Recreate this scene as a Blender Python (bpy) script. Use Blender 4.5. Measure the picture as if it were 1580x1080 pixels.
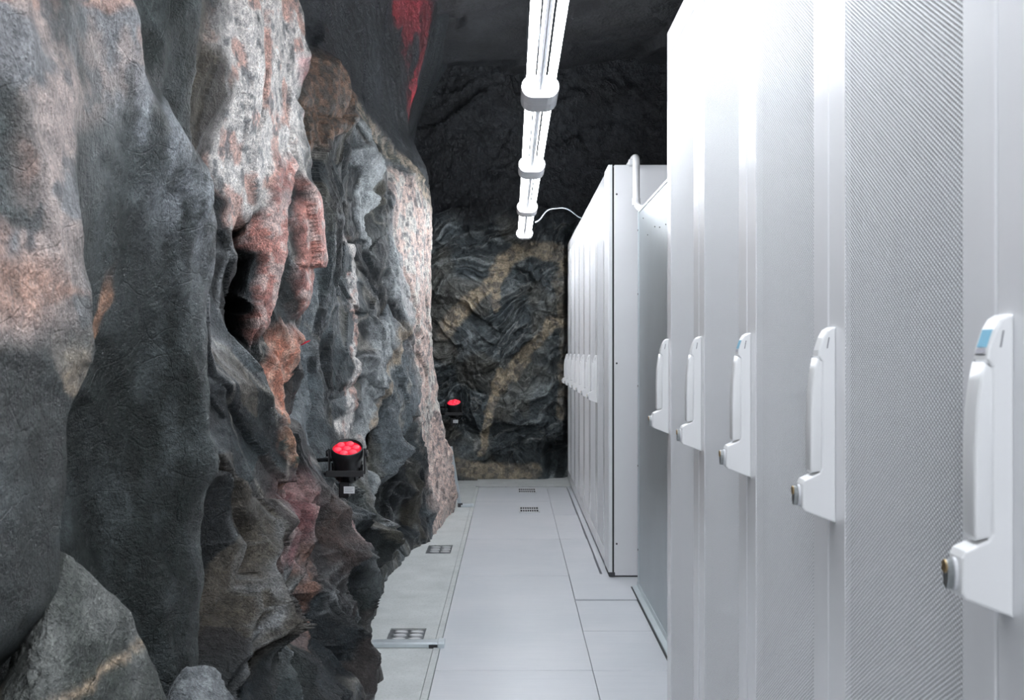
import bpy, bmesh, math, random
import numpy as np
from mathutils import Vector, Matrix

# ------------------------------------------------------------------ clear
for o in list(bpy.data.objects):
    bpy.data.objects.remove(o, do_unlink=True)
scene = bpy.context.scene
COL = scene.collection

# ------------------------------------------------------------------ camera
EYE = 1.2                 # eye height in metres
FPX = 1790.0              # focal length in pixels of a 1580 px wide frame
cam = bpy.data.cameras.new('camera')
cam.sensor_width = 36.0
cam.lens = 36.0 * FPX / 1580.0
cam.clip_start = 0.05
cam.dof.use_dof = True
cam.dof.focus_distance = 5.0
cam.dof.aperture_fstop = 13.0
camo = bpy.data.objects.new('camera', cam)
camo.location = (0, 0, EYE)
camo.rotation_euler = (math.radians(90), 0, 0)
COL.objects.link(camo)
scene.camera = camo

# ------------------------------------------------------------------ world, exposure
w = bpy.data.worlds.new('ambient_fill')  # bright even ambient fill, added for the unseen hall behind the camera
scene.world = w
w.use_nodes = True
w.node_tree.nodes['Background'].inputs[0].default_value = (0.88, 0.90, 0.97, 1)
w.node_tree.nodes['Background'].inputs[1].default_value = 1.15
vs = scene.view_settings
vs.view_transform = 'Standard'
vs.look = 'None'
vs.gamma = 1.0
vs.use_curve_mapping = False
vs.exposure = 0.62
TUBE_STRENGTH = 29.0      # the fluorescent tubes light the aisle
RED_POWER = 100.0          # red wall washers, W per spot

# ------------------------------------------------------------------ materials
MATS = {}
def new_mat(name):
    m = bpy.data.materials.new(name)
    m.use_nodes = True
    MATS[name] = m
    nt = m.node_tree
    return m, nt, nt.nodes['Principled BSDF']

def N(nt, typ, **kw):
    n = nt.nodes.new(typ)
    for k, v in kw.items():
        setattr(n, k, v)
    return n

def coords(nt, scale=(1, 1, 1)):
    tc = N(nt, 'ShaderNodeTexCoord')
    mp = N(nt, 'ShaderNodeMapping')
    mp.inputs['Scale'].default_value = scale
    nt.links.new(tc.outputs['Object'], mp.inputs['Vector'])
    return mp.outputs['Vector']

def noise(nt, vec, scale, detail=6, rough=0.6):
    n = N(nt, 'ShaderNodeTexNoise')
    n.inputs['Scale'].default_value = scale
    n.inputs['Detail'].default_value = detail
    n.inputs['Roughness'].default_value = rough
    nt.links.new(vec, n.inputs['Vector'])
    return n.outputs['Fac']

def ramp(nt, fac, stops):
    r = N(nt, 'ShaderNodeValToRGB')
    el = r.color_ramp.elements
    while len(el) < len(stops):
        el.new(0.5)
    for e, (p, c) in zip(el, stops):
        e.position = p
        e.color = (c[0], c[1], c[2], 1)
    nt.links.new(fac, r.inputs['Fac'])
    return r.outputs['Color']

def mixc(nt, fac, a, b, mode='MIX'):
    m = N(nt, 'ShaderNodeMix')
    m.data_type = 'RGBA'
    m.blend_type = mode
    if isinstance(fac, float):
        m.inputs[0].default_value = fac
    else:
        nt.links.new(fac, m.inputs[0])
    for sock, v in ((m.inputs[6], a), (m.inputs[7], b)):
        if isinstance(v, tuple):
            sock.default_value = (v[0], v[1], v[2], 1)
        else:
            nt.links.new(v, sock)
    return m.outputs[2]

def bump(nt, bsdf, height, strength, dist):
    b = N(nt, 'ShaderNodeBump')
    b.inputs['Strength'].default_value = strength
    b.inputs['Distance'].default_value = dist
    nt.links.new(height, b.inputs['Height'])
    nt.links.new(b.outputs['Normal'], bsdf.inputs['Normal'])

def plain(name, col, rough=0.4, metal=0.0, var=0.04, vscale=6.0, bstr=0.0, bscale=300, spec=0.5, scale=(1, 1, 1)):
    m, nt, b = new_mat(name)
    v = coords(nt, scale)
    f = noise(nt, v, vscale)
    lo = tuple(c * (1 - var) for c in col)
    hi = tuple(min(1, c * (1 + var)) for c in col)
    nt.links.new(ramp(nt, f, [(0.3, lo), (0.7, hi)]), b.inputs['Base Color'])
    b.inputs['Roughness'].default_value = rough
    b.inputs['Metallic'].default_value = metal
    b.inputs['Specular IOR Level'].default_value = spec
    if bstr:
        bump(nt, b, noise(nt, v, bscale, 2), bstr, 0.001)
    return m

def emit(name, col, strength, base=(0.8, 0.8, 0.8)):
    m, nt, b = new_mat(name)
    v = coords(nt)
    f = noise(nt, v, 3.0)
    nt.links.new(ramp(nt, f, [(0.0, tuple(c * 0.98 for c in col)), (1.0, col)]), b.inputs['Emission Color'])
    b.inputs['Emission Strength'].default_value = strength
    b.inputs['Base Color'].default_value = (*base, 1)
    return m

plain('powder_white', (0.85, 0.855, 0.875), 0.20, var=0.012, bstr=0.06, bscale=900)
plain('mesh_white', (0.80, 0.81, 0.83), 0.40, var=0.01)
plain('panel_white', (0.84, 0.845, 0.86), 0.42, var=0.012, bstr=0.05, bscale=700)
plain('rack_inside', (0.03, 0.032, 0.037), 0.6, var=0.2)
plain('gap_dark', (0.03, 0.032, 0.035), 0.7)
plain('handle_white', (0.83, 0.835, 0.84), 0.28, var=0.01)
plain('handle_grey', (0.60, 0.61, 0.63), 0.35, var=0.02)
plain('slot_grey', (0.22, 0.22, 0.24), 0.6)
plain('sticker_blue', (0.20, 0.50, 0.68), 0.35, var=0.05)
plain('sticker_grey', (0.42, 0.42, 0.47), 0.35, var=0.05)
plain('brass', (0.42, 0.30, 0.15), 0.3, metal=0.9, var=0.3, vscale=60)
plain('lock_steel', (0.35, 0.37, 0.37), 0.3, metal=0.9, var=0.2, vscale=60)
plain('galvanised', (0.42, 0.465, 0.485), 0.36, metal=0.75, var=0.05, vscale=3, bstr=0.03, bscale=120)
plain('zinc_bright', (0.62, 0.68, 0.71), 0.38, metal=0.55, var=0.08, vscale=14)
plain('edge_zinc', (0.60, 0.66, 0.68), 0.40, metal=0.5, var=0.06)
plain('screw_dark', (0.05, 0.05, 0.055), 0.5)
plain('black_paint', (0.012, 0.012, 0.014), 0.42, var=0.2, vscale=30)
plain('black_fin', (0.02, 0.02, 0.022), 0.5)
plain('paper_label', (0.72, 0.74, 0.76), 0.7, var=0.03)
plain('print_grey', (0.25, 0.26, 0.28), 0.7)
plain('pipe_white', (0.82, 0.82, 0.83), 0.25, var=0.01)
plain('cable_grey', (0.34, 0.38, 0.42), 0.5)
plain('lamp_white', (0.86, 0.86, 0.89), 0.35, var=0.01)
plain('grate_dark', (0.22, 0.235, 0.25), 0.5, metal=0.2)
plain('grate_steel', (0.70, 0.71, 0.72), 0.4, metal=0.0)
plain('pit_dark', (0.015, 0.016, 0.018), 0.8)
plain('red_tag', (0.55, 0.02, 0.04), 0.5)
emit('tube_glow', (0.91, 0.95, 1.0), TUBE_STRENGTH)
emit('led_red', (1.0, 0.004, 0.03), 0.42, (0.4, 0.02, 0.03))
emit('led_red_hot', (1.0, 0.012, 0.06), 0.60, (0.5, 0.1, 0.1))

def make_floor_mats():
    m, nt, b = new_mat('floor_tile')
    v = coords(nt, (1.2, 14, 1))
    streak = noise(nt, v, 3.0, 8, 0.65)
    v2 = coords(nt)
    blot = noise(nt, v2, 1.7, 5)
    c1 = ramp(nt, streak, [(0.30, (0.64, 0.655, 0.685)), (0.70, (0.71, 0.72, 0.745))])
    c2 = ramp(nt, blot, [(0.35, (0.90, 0.92, 0.93)), (0.65, (1, 1, 1))])
    nt.links.new(mixc(nt, 1.0, c1, c2, 'MULTIPLY'), b.inputs['Base Color'])
    r = ramp(nt, streak, [(0.3, (0.30, 0.30, 0.30)), (0.7, (0.42, 0.42, 0.42))])
    nt.links.new(r, b.inputs['Roughness'])
    m, nt, b = new_mat('concrete')
    v = coords(nt)
    a = noise(nt, v, 5.0, 9, 0.7)
    g = noise(nt, v, 90.0, 4, 0.7)
    c1 = ramp(nt, a, [(0.28, (0.46, 0.485, 0.48)), (0.72, (0.62, 0.64, 0.635))])
    c2 = ramp(nt, g, [(0.30, (0.74, 0.74, 0.72)), (0.48, (1, 1, 1))])
    nt.links.new(mixc(nt, 1.0, c1, c2, 'MULTIPLY'), b.inputs['Base Color'])
    b.inputs['Roughness'].default_value = 0.8
    bump(nt, b, g, 0.35, 0.003)
make_floor_mats()

def make_rock_mat(name, rough, b1, b2, grain, cracks=1.0):
    m, nt, b = new_mat(name)
    at = N(nt, 'ShaderNodeAttribute')
    at.attribute_name = 'mineral'
    v = coords(nt)
    fine = noise(nt, v, 150.0, 3, 0.75)
    mid = noise(nt, v, 28.0, 5, 0.7)
    big = noise(nt, v, 7.0, 3, 0.65)
    k1 = ramp(nt, fine, [(0.30, (1 - grain,) * 3), (0.50, (1, 1, 1)), (0.72, (1 + 1.2 * grain,) * 3)])
    k2 = ramp(nt, mid, [(0.30, (0.42, 0.44, 0.45)), (0.52, (1.0, 1.0, 1.0)), (0.72, (1.55, 1.55, 1.52))])
    c = mixc(nt, 1.0, at.outputs['Color'], k1, 'MULTIPLY')
    c = mixc(nt, 1.0, c, k2, 'MULTIPLY')
    nt.links.new(c, b.inputs['Base Color'])
    b.inputs['Roughness'].default_value = rough
    b.inputs['Specular IOR Level'].default_value = 0.5
    ad = N(nt, 'ShaderNodeMath'); ad.operation = 'MULTIPLY_ADD'
    nt.links.new(fine, ad.inputs[0]); ad.inputs[1].default_value = b2
    nt.links.new(mid, ad.inputs[2])
    ad2 = N(nt, 'ShaderNodeMath'); ad2.operation = 'ADD'
    nt.links.new(ad.outputs[0], ad2.inputs[0]); nt.links.new(big, ad2.inputs[1])
    nv = N(nt, 'ShaderNodeTexNoise'); nv.inputs['Scale'].default_value = 4.0; nv.inputs['Detail'].default_value = 2
    nt.links.new(v, nv.inputs['Vector'])
    wv = N(nt, 'ShaderNodeVectorMath'); wv.operation = 'MULTIPLY_ADD'
    nt.links.new(nv.outputs['Color'], wv.inputs[0]); wv.inputs[1].default_value = (0.3, 0.3, 0.3)
    nt.links.new(v, wv.inputs[2])
    for sc, wt, edge in ((7.0, 0.5, 0.02),):
        vo = N(nt, 'ShaderNodeTexVoronoi'); vo.feature = 'DISTANCE_TO_EDGE'
        vo.inputs['Scale'].default_value = sc
        nt.links.new(wv.outputs[0], vo.inputs['Vector'])
        mr = N(nt, 'ShaderNodeMapRange'); mr.inputs['From Max'].default_value = edge
        mr.inputs['To Max'].default_value = wt * cracks
        nt.links.new(vo.outputs['Distance'], mr.inputs['Value'])
        a3 = N(nt, 'ShaderNodeMath'); a3.operation = 'ADD'
        nt.links.new(ad2.outputs[0], a3.inputs[0]); nt.links.new(mr.outputs[0], a3.inputs[1])
        ad2 = a3
    bump(nt, b, ad2.outputs[0], b1, 0.02)
    return m
make_rock_mat('rock_face', 0.38, 1.0, 0.6, 0.6, 0.3)
make_rock_mat('rock_back', 0.5, 1.0, 0.15, 0.35, 0.7)
make_rock_mat('rock_dark', 0.65, 0.7, 0.2, 0.3, 0.2)

# ------------------------------------------------------------------ mesh helpers
def link(name, me, mat, parent=None, smooth=False):
    o = bpy.data.objects.new(name, me)
    COL.objects.link(o)
    if mat is not None and not me.materials:
        me.materials.append(MATS[mat])
    if parent is not None:
        o.parent = parent
    if smooth:
        me.polygons.foreach_set('use_smooth', [True] * len(me.polygons))
    return o

def bm_mesh(name, bm):
    me = bpy.data.meshes.new(name)
    bm.normal_update()
    bm.to_mesh(me)
    bm.free()
    return me

def add_box(bm, x0, x1, y0, y1, z0, z1, bev=0.0, seg=1):
    vs_ = [bm.verts.new((x, y, z)) for x in (x0, x1) for y in (y0, y1) for z in (z0, z1)]
    idx = [(0, 1, 3, 2), (4, 6, 7, 5), (0, 4, 5, 1), (2, 3, 7, 6), (0, 2, 6, 4), (1, 5, 7, 3)]
    fs = [bm.faces.new([vs_[i] for i in f]) for f in idx]
    if bev > 0:
        es = set(e for f in fs for e in f.edges)
        bmesh.ops.bevel(bm, geom=list(es), offset=bev, segments=seg, profile=0.5, affect='EDGES')
    return fs

def box(name, x0, x1, y0, y1, z0, z1, mat, parent=None, bev=0.0, seg=1):
    bm = bmesh.new()
    add_box(bm, x0, x1, y0, y1, z0, z1, bev, seg)
    return link(name, bm_mesh(name, bm), mat, parent)

def add_prism(bm, pts, axis, a0, a1, bev=0.0, seg=2):
    """pts: outline in the two other axes; extruded along axis from a0 to a1"""
    def P(p, a):
        if axis == 'y': return (p[0], a, p[1])
        if axis == 'x': return (a, p[0], p[1])
        return (p[0], p[1], a)
    A = [bm.verts.new(P(p, a0)) for p in pts]
    B = [bm.verts.new(P(p, a1)) for p in pts]
    n = len(pts)
    fs = [bm.faces.new(A), bm.faces.new(B[::-1])]
    for i in range(n):
        fs.append(bm.faces.new([A[i], B[i], B[(i + 1) % n], A[(i + 1) % n]]))
    bmesh.ops.recalc_face_normals(bm, faces=fs)
    if bev > 0:
        es = list(fs[0].edges) + list(fs[1].edges)
        bmesh.ops.bevel(bm, geom=es, offset=bev, segments=seg, profile=0.5, affect='EDGES')

def prism(name, pts, axis, a0, a1, mat, parent=None, bev=0.0, seg=2):
    bm = bmesh.new()
    add_prism(bm, pts, axis, a0, a1, bev, seg)
    return link(name, bm_mesh(name, bm), mat, parent)

def add_tube(bm, pts, r, seg=12, cap=True):
    pts = [Vector(p) for p in pts]
    rings = []
    up = Vector((0, 0, 1))
    for i, p in enumerate(pts):
        a = pts[max(0, i - 1)]
        b = pts[min(len(pts) - 1, i + 1)]
        t = (b - a).normalized()
        s = t.cross(up)
        if s.length < 1e-3:
            s = t.cross(Vector((0, 1, 0)))
        s.normalize()
        q = s.cross(t)
        rings.append([bm.verts.new(p + (s * math.cos(k * 2 * math.pi / seg) + q * math.sin(k * 2 * math.pi / seg)) * r) for k in range(seg)])
    for A, B in zip(rings, rings[1:]):
        for k in range(seg):
            f = bm.faces.new([A[k], A[(k + 1) % seg], B[(k + 1) % seg], B[k]])
            f.smooth = True
    if cap:
        bm.faces.new(rings[0][::-1])
        bm.faces.new(rings[-1])
    bmesh.ops.recalc_face_normals(bm, faces=bm.faces[:])

def tube(name, pts, r, mat, parent=None, seg=12):
    bm = bmesh.new()
    add_tube(bm, pts, r, seg)
    return link(name, bm_mesh(name, bm), mat, parent)

def lathe(name, prof, mat, parent=None, seg=32, smooth_ang=True):
    """prof: (radius, z) pairs about local z"""
    bm = bmesh.new()
    rings = []
    for r, z in prof:
        rings.append([bm.verts.new((r * math.cos(k * 2 * math.pi / seg), r * math.sin(k * 2 * math.pi / seg), z)) for k in range(seg)])
    for A, B in zip(rings, rings[1:]):
        for k in range(seg):
            bm.faces.new([A[k], A[(k + 1) % seg], B[(k + 1) % seg], B[k]]).smooth = True
    bm.faces.new(rings[0][::-1])
    bm.faces.new(rings[-1])
    bmesh.ops.recalc_face_normals(bm, faces=bm.faces[:])
    return link(name, bm_mesh(name, bm), mat, parent)

def thing(name, label, cat, loc=(0, 0, 0), group=None):
    o = bpy.data.objects.new(name, None)
    o.empty_display_size = 0.1
    COL.objects.link(o)
    o.location = loc
    tag(o, label, cat, group)
    return o

def tag(o, label, cat, group=None):
    o['label'] = label
    o['category'] = cat
    if group:
        o['group'] = group
    return o

def struct(o, label=None):
    o['kind'] = 'structure'
    if label:
        o['label'] = label
    return o

def dup(root, loc, label):
    r = root.copy()
    COL.objects.link(r)
    r.location = loc
    r['label'] = label
    for ch in list(root.children):
        c = ch.copy()
        COL.objects.link(c)
        c.parent = r
        for g in list(ch.children):
            d = g.copy()
            COL.objects.link(d)
            d.parent = c
    return r

# ------------------------------------------------------------------ numeric noise
def h2(ix, iy, seed):
    n = (ix.astype(np.int64) * 374761393 + iy.astype(np.int64) * 668265263 + seed * 974634777) & 0xFFFFFFFF
    n = ((n ^ (n >> 13)) * 1274126177) & 0xFFFFFFFF
    n = n ^ (n >> 16)
    return (n & 0xFFFFFF).astype(np.float64) / 0xFFFFFF

def vnoise(x, y, seed=0):
    ix = np.floor(x); iy = np.floor(y)
    fx = x - ix; fy = y - iy
    u = fx * fx * fx * (fx * (fx * 6 - 15) + 10); v = fy * fy * fy * (fy * (fy * 6 - 15) + 10)
    a = h2(ix, iy, seed); b = h2(ix + 1, iy, seed); c = h2(ix, iy + 1, seed); d = h2(ix + 1, iy + 1, seed)
    return (a + (b - a) * u) * (1 - v) + (c + (d - c) * u) * v     # 0..1

def fbm(x, y, oct=4, seed=0, gain=0.5):
    s = np.zeros_like(x); amp = 1.0; tot = 0
    for i in range(oct):
        s += amp * vnoise(x, y, seed + i * 17); tot += amp
        x = x * 2.03 + 13.7; y = y * 2.03 + 7.1; amp *= gain
    return s / tot * 2 - 1

def facets(x, y, seed=0, slope=1.0):
    """fractured blocks: every cell is its own tilted plane; returns height, distance to the crack, cell value"""
    ix = np.floor(x); iy = np.floor(y)
    d1 = np.full(x.shape, 9.0); d2 = np.full(x.shape, 9.0)
    H = np.zeros_like(x); V = np.zeros_like(x)
    for oy in (-1, 0, 1):
        for ox in (-1, 0, 1):
            cx = ix + ox; cy = iy + oy
            px = cx + h2(cx, cy, seed + 1); py = cy + h2(cx, cy, seed + 2)
            dx = x - px; dy = y - py
            d = np.sqrt(dx * dx + dy * dy)
            hh = (h2(cx, cy, seed + 3) - 0.5) + slope * ((h2(cx, cy, seed + 4) - 0.5) * dx + (h2(cx, cy, seed + 5) - 0.5) * dy) * 2
            vv = h2(cx, cy, seed + 6)
            near = d < d1
            d2 = np.where(near, d1, np.minimum(d2, d))
            H = np.where(near, hh, H); V = np.where(near, vv, V)
            d1 = np.where(near, d, d1)
    return H, d2 - d1, V

def chips(x, y, seed=0, k=1.0, g=0.9):
    """conchoidal chips: lower envelope of tilted bowls, hollow faces that meet in sharp ridges"""
    ix = np.floor(x); iy = np.floor(y)
    best = np.full(x.shape, 9.0); sec = np.full(x.shape, 9.0)
    for oy in (-1, 0, 1):
        for ox in (-1, 0, 1):
            cx = ix + ox; cy = iy + oy
            dx = x - cx - h2(cx, cy, seed + 1); dy = y - cy - h2(cx, cy, seed + 2)
            hh = 0.5 * h2(cx, cy, seed + 3) + g * ((h2(cx, cy, seed + 4) - 0.5) * dx + (h2(cx, cy, seed + 5) - 0.5) * dy) + k * (dx * dx + dy * dy)
            sec = np.minimum(sec, np.maximum(best, hh))
            best = np.minimum(best, hh)
    return best, sec - best

def sstep(a, b, x):
    t = np.clip((x - a) / (b - a), 0, 1)
    return t * t * (3 - 2 * t)

def grid_mesh(name, P, colour, mat):
    """P: rows x cols x 3 positions, colour: rows x cols x 3"""
    R, C = P.shape[:2]
    idx = np.arange(R * C, dtype=np.int32).reshape(R, C)
    q = np.stack([idx[:-1, :-1], idx[:-1, 1:], idx[1:, 1:], idx[1:, :-1]], -1).reshape(-1, 4)
    return quad_mesh(name, P.reshape(-1, 3), q, mat, colour.reshape(-1, 3), True)

def quad_mesh(name, V, Q, mat, colour=None, smooth=False):
    me = bpy.data.meshes.new(name)
    n = len(V); m = len(Q)
    me.vertices.add(n)
    me.vertices.foreach_set('co', np.ascontiguousarray(V, dtype=np.float32).ravel())
    me.loops.add(m * 4)
    me.loops.foreach_set('vertex_index', np.ascontiguousarray(Q, dtype=np.int32).ravel())
    me.polygons.add(m)
    me.polygons.foreach_set('loop_start', np.arange(0, m * 4, 4, dtype=np.int32))
    if smooth:
        me.polygons.foreach_set('use_smooth', np.ones(m, dtype=bool))
    me.update(calc_edges=True)
    if colour is not None:
        at = me.attributes.new('mineral', 'FLOAT_COLOR', 'POINT')
        c4 = np.ones((n, 4), dtype=np.float32)
        c4[:, :3] = colour
        at.data.foreach_set('color', c4.ravel())
    me.materials.append(MATS[mat])
    return me

# ------------------------------------------------------------------ the rock wall on the left
#BASE_BEGIN
ROCK_Z = np.array([-0.1, 0.0, 0.2, 0.4, 0.6, 0.8, 1.0, 1.2, 1.5, 1.75, 2.0, 2.4, 2.8, 3.3, 3.8])
ROCK = {   # distance of the wall from the camera's line at each station along the aisle, bottom to top
 -3.0: [.80, .80, .80, .82, .84, .85, .86, .86, .86, .86, .88, .92, .95, .90, .60],
  0.6: [.80, .80, .80, .82, .84, .85, .86, .86, .86, .86, .88, .92, .95, .90, .60],
  1.2: [.96, .96, .95, .94, .88, .79, .77, .77, .78, .80, .84, .90, .95, .90, .60],
  1.6: [.97, .97, .96, .95, .88, .74, .71, .71, .73, .76, .82, .90, .95, .90, .60],
  1.9: [.98, .98, .97, .96, .90, .74, .71, .70, .72, .75, .80, .90, .95, .90, .60],
  2.05:[.98, .98, .97, .96, .93, .84, .81, .80, .76, .75, .79, .90, .95, .90, .60],
  2.3: [.94, .94, .94, .94, .94, .92, .89, .84, .76, .75, .79, .88, .95, .90, .60],
  2.6: [.90, .90, .90, .90, .91, .90, .86, .79, .715,.72, .75, .86, .95, .90, .60],
  2.8: [.64, .64, .70, .76, .76, .74, .72, .712,.70, .70, .71, .84, .95, .90, .60],
  2.95:[.62, .62, .70, .80, .86, .85, .83, .81, .80, .80, .80, .84, .95, .90, .60],
  3.2: [.58, .58, .66, .80, .86, .88, .89, .88, .87, .86, .85, .86, .95, .90, .60],
  3.5: [.54, .54, .62, .72, .80, .85, .87, .87, .85, .83, .82, .84, .95, .92, .65],
  3.8: [.51, .51, .57, .65, .74, .80, .82, .82, .79, .77, .78, .80, .95, .93, .65],
  4.2: [.48, .48, .52, .57, .68, .77, .78, .75, .735,.725,.76, .765,.92, .95, .70],
  4.4: [.54, .54, .58, .63, .72, .82, .86, .87, .88, .88, .90, .90, 1.0, 1.0, .75],
  4.7: [.59, .59, .62, .67, .74, .85, .92, .94, .96, .97, 1.0, 1.02,1.08,1.05,.80],
  5.2: [.64, .64, .67, .71, .76, .83, .88, .90, .91, .92, .94, .96, 1.05,1.02,.80],
  5.9: [.65, .65, .68, .71, .74, .78, .81, .83, .84, .85, .86, .88, .98, .96, .75],
  6.3: [.62, .62, .65, .69, .72, .75, .77, .785,.79, .80, .81, .83, .94, .92, .72],
  6.9: [.585,.585,.61, .635, .65, .67, .69, .705,.71, .72, .74, .77, .88, .86, .68],
  7.5: [.51, .51, .54, .57, .59, .60, .615,.625,.63, .64, .66, .69, .81, .80, .62],
  8.2: [.475,.475,.48, .495,.515, .52, .535,.545,.54, .545,.555,.585,.75, .72, .56],
  8.55:[.45, .45, .485,.525,.56, .57, .59, .60, .60, .60, .61, .66, .78, .67, .50],
  8.8: [.52, .52, .58, .64, .70, .74, .78, .80, .82, .82, .84, .88, .82, .68, .48],
  9.2: [.80, .80, .86, .92, 1.0, 1.05,1.1, 1.1, 1.1, 1.1, 1.1, 1.0, .90, .74, .48],
 10.0: [1.0, 1.0, 1.1, 1.2, 1.2, 1.2, 1.2, 1.2, 1.2, 1.2, 1.2, 1.1, .95, .80, .50],
 11.0: [1.1, 1.1, 1.2, 1.3, 1.3, 1.3, 1.3, 1.3, 1.3, 1.3, 1.3, 1.2, 1.05,.90, .55],
}
ROCK_Y = np.array(sorted(ROCK))
ROCK_T = np.array([ROCK[y] for y in ROCK_Y])

def pchip_slopes(x, t):
    h = np.diff(x)[:, None]; d = np.diff(t, axis=0) / h
    m = np.zeros_like(t)
    w1 = 2 * h[1:] + h[:-1]; w2 = h[1:] + 2 * h[:-1]
    ok = d[:-1] * d[1:] > 0
    with np.errstate(divide='ignore', invalid='ignore'):
        hm = (w1 + w2) / (w1 / d[:-1] + w2 / d[1:])
    m[1:-1] = np.where(ok, hm, 0)
    m[0] = d[0]; m[-1] = d[-1]
    return m

def pchip(x, t, xq):
    """monotone cubic along axis 0"""
    m = pchip_slopes(x, t)
    i = np.clip(np.searchsorted(x, xq) - 1, 0, len(x) - 2)
    h = (x[i + 1] - x[i])[:, None]
    s = np.clip((xq - x[i])[:, None] / h, 0, 1)
    return ((2 * s**3 - 3 * s**2 + 1) * t[i] + (s**3 - 2 * s**2 + s) * h * m[i] + (-2 * s**3 + 3 * s**2) * t[i + 1] + (s**3 - s**2) * h * m[i + 1])

def rock_base(Yc, Zr):
    """Yc columns, Zr rows -> rows x cols wall distance"""
    a = pchip(ROCK_Y, ROCK_T, Yc)             # cols x zlevels
    b = pchip(ROCK_Z, a.T.copy(), Zr)         # rows x cols
    return b
#BASE_END

VEINS = {   # mineral bands: (height, from, to along the aisle)
 'granite_top': [(1.58, 3.51, 3.69), (1.68, 3.42, 3.72), (1.81, 3.4, 3.99), (1.94, 3.41, 4.07), (2.07, 3.37, 4.19), (2.2, 3.38, 4.2), (2.45, 3.39, 4.25), (2.75, 3.5, 4.2)],
 'pink_vein': [(1.26, 3.72, 3.84), (1.33, 3.74, 3.87), (1.41, 3.78, 3.89), (1.5, 3.78, 3.91), (1.6, 3.73, 3.89), (1.71, 3.73, 3.88), (1.83, 3.78, 3.98)],
 'pink_rim': [(1.34, 4.07, 4.16), (1.45, 4.06, 4.24), (1.55, 4.03, 4.26), (1.63, 4.0, 4.27), (1.7, 4.03, 4.27), (1.78, 4.0, 4.2)],
 'orange_vein': [(0.95, 3.77, 4.04), (0.98, 3.78, 3.97), (1.09, 3.8, 4.06), (1.18, 3.89, 4.12), (1.24, 3.91, 4.16)],
 'green_granite': [(0.76, 3.74, 3.9), (0.85, 3.76, 4.01), (0.96, 3.78, 4.0)],
 'maroon_foot': [(0.53, 3.56, 3.9), (0.58, 3.62, 3.99), (0.66, 3.66, 4.08), (0.77, 3.72, 4.08)],
 'brown_foot': [(0.23, 3.68, 3.72), (0.33, 3.73, 3.86), (0.42, 3.78, 3.97), (0.51, 3.72, 4.04)],
 'pillar': [(-0.05, 7.6, 8.6), (0.13, 7.5, 8.6), (0.33, 7.45, 8.6), (0.59, 7.35, 8.6), (0.86, 7.15, 8.6), (1.11, 7.06, 8.6), (1.37, 7.01, 8.6), (1.63, 7.00, 8.6), (1.81, 7.04, 8.6), (2.11, 7.10, 8.6), (2.30, 7.08, 8.5)],
 'slab_pale': [(0.74, 5.91, 6.17), (0.85, 5.94, 6.45), (1.02, 6.09, 6.67), (1.2, 6.21, 6.82), (1.35, 6.29, 6.8)],
 'white_edge': [(0.75, 5.66, 5.95), (0.83, 5.64, 5.84), (1.0, 5.82, 5.95), (1.27, 5.98, 6.10), (1.54, 6.08, 6.2), (1.78, 6.01, 6.13)],
 'tan_edge': [(0.79, 6.05, 6.26), (0.91, 6.38, 6.55), (1.13, 6.62, 6.77), (1.35, 6.68, 6.9)],
 'pale_blade': [(1.75, 6.28, 6.32), (1.93, 6.21, 6.34), (2.18, 6.14, 6.36), (2.42, 6.18, 6.34)],
 'pale_chip': [(1.36, 6.8, 7.32), (1.59, 6.59, 7.25), (1.73, 6.59, 7.11), (1.88, 6.64, 6.98)],
 'pink_boulder': [(1.24, 1.3, 1.83), (1.28, 1.3, 1.88), (1.34, 1.3, 1.91), (1.41, 1.71, 1.93), (1.48, 1.71, 1.92), (1.56, 1.7, 1.95), (1.64, 1.5, 2.14), (1.72, 1.4, 2.25), (1.8, 1.4, 2.33), (2.0, 1.4, 2.4)],
 'orange_band': [(1.27, 1.3, 1.73), (1.29, 1.3, 1.85), (1.3, 1.3, 1.78), (1.33, 1.3, 1.74)],
 'thin_orange': [(1.23, 2.39, 2.43), (1.28, 2.39, 2.45), (1.35, 2.37, 2.42)],
 'thin_tan': [(0.93, 2.42, 2.45), (1.03, 2.38, 2.43), (1.1, 2.0, 2.3), (1.16, 1.86, 1.93), (1.2, 1.77, 1.90)],
 'rust': [(2.05, 4.9, 5.3), (2.23, 5.1, 5.6), (2.4, 5.38, 5.97), (2.6, 5.5, 6.1), (2.8, 5.87, 6.0)],
 'maroon_patch': [(0.46, 4.3, 4.8), (0.54, 4.22, 4.9), (0.62, 4.5, 5.0)],
 'brown_slab': [(0.30, 4.05, 4.35), (0.45, 3.9, 4.3), (0.60, 3.8, 4.3), (0.72, 3.9, 4.2)],
}
def band(name, Y, Z, soft=0.25, pad=0.05):
    rows = VEINS[name]
    zs = np.array([r[0] for r in rows]); a = np.array([r[1] for r in rows]); b = np.array([r[2] for r in rows])
    lo = np.interp(Z, zs, a); hi = np.interp(Z, zs, b)
    c = (lo + hi) / 2; h = (hi - lo) / 2 + 1e-4
    d = np.abs(Y - c) / h
    m = 1 - sstep(1 - soft, 1 + soft, d)
    m *= sstep(zs[0] - pad, zs[0] + pad * 0.5, Z) * (1 - sstep(zs[-1] - pad * 0.5, zs[-1] + pad, Z))
    return m

def rock_top(Y):
    return np.interp(Y, [0, 4.3, 5.2, 5.9, 6.6, 7.5, 8.1, 8.6, 9.2, 11], [2.95, 2.95, 2.70, 2.64, 2.56, 2.45, 2.36, 2.30, 2.25, 2.3])

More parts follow.
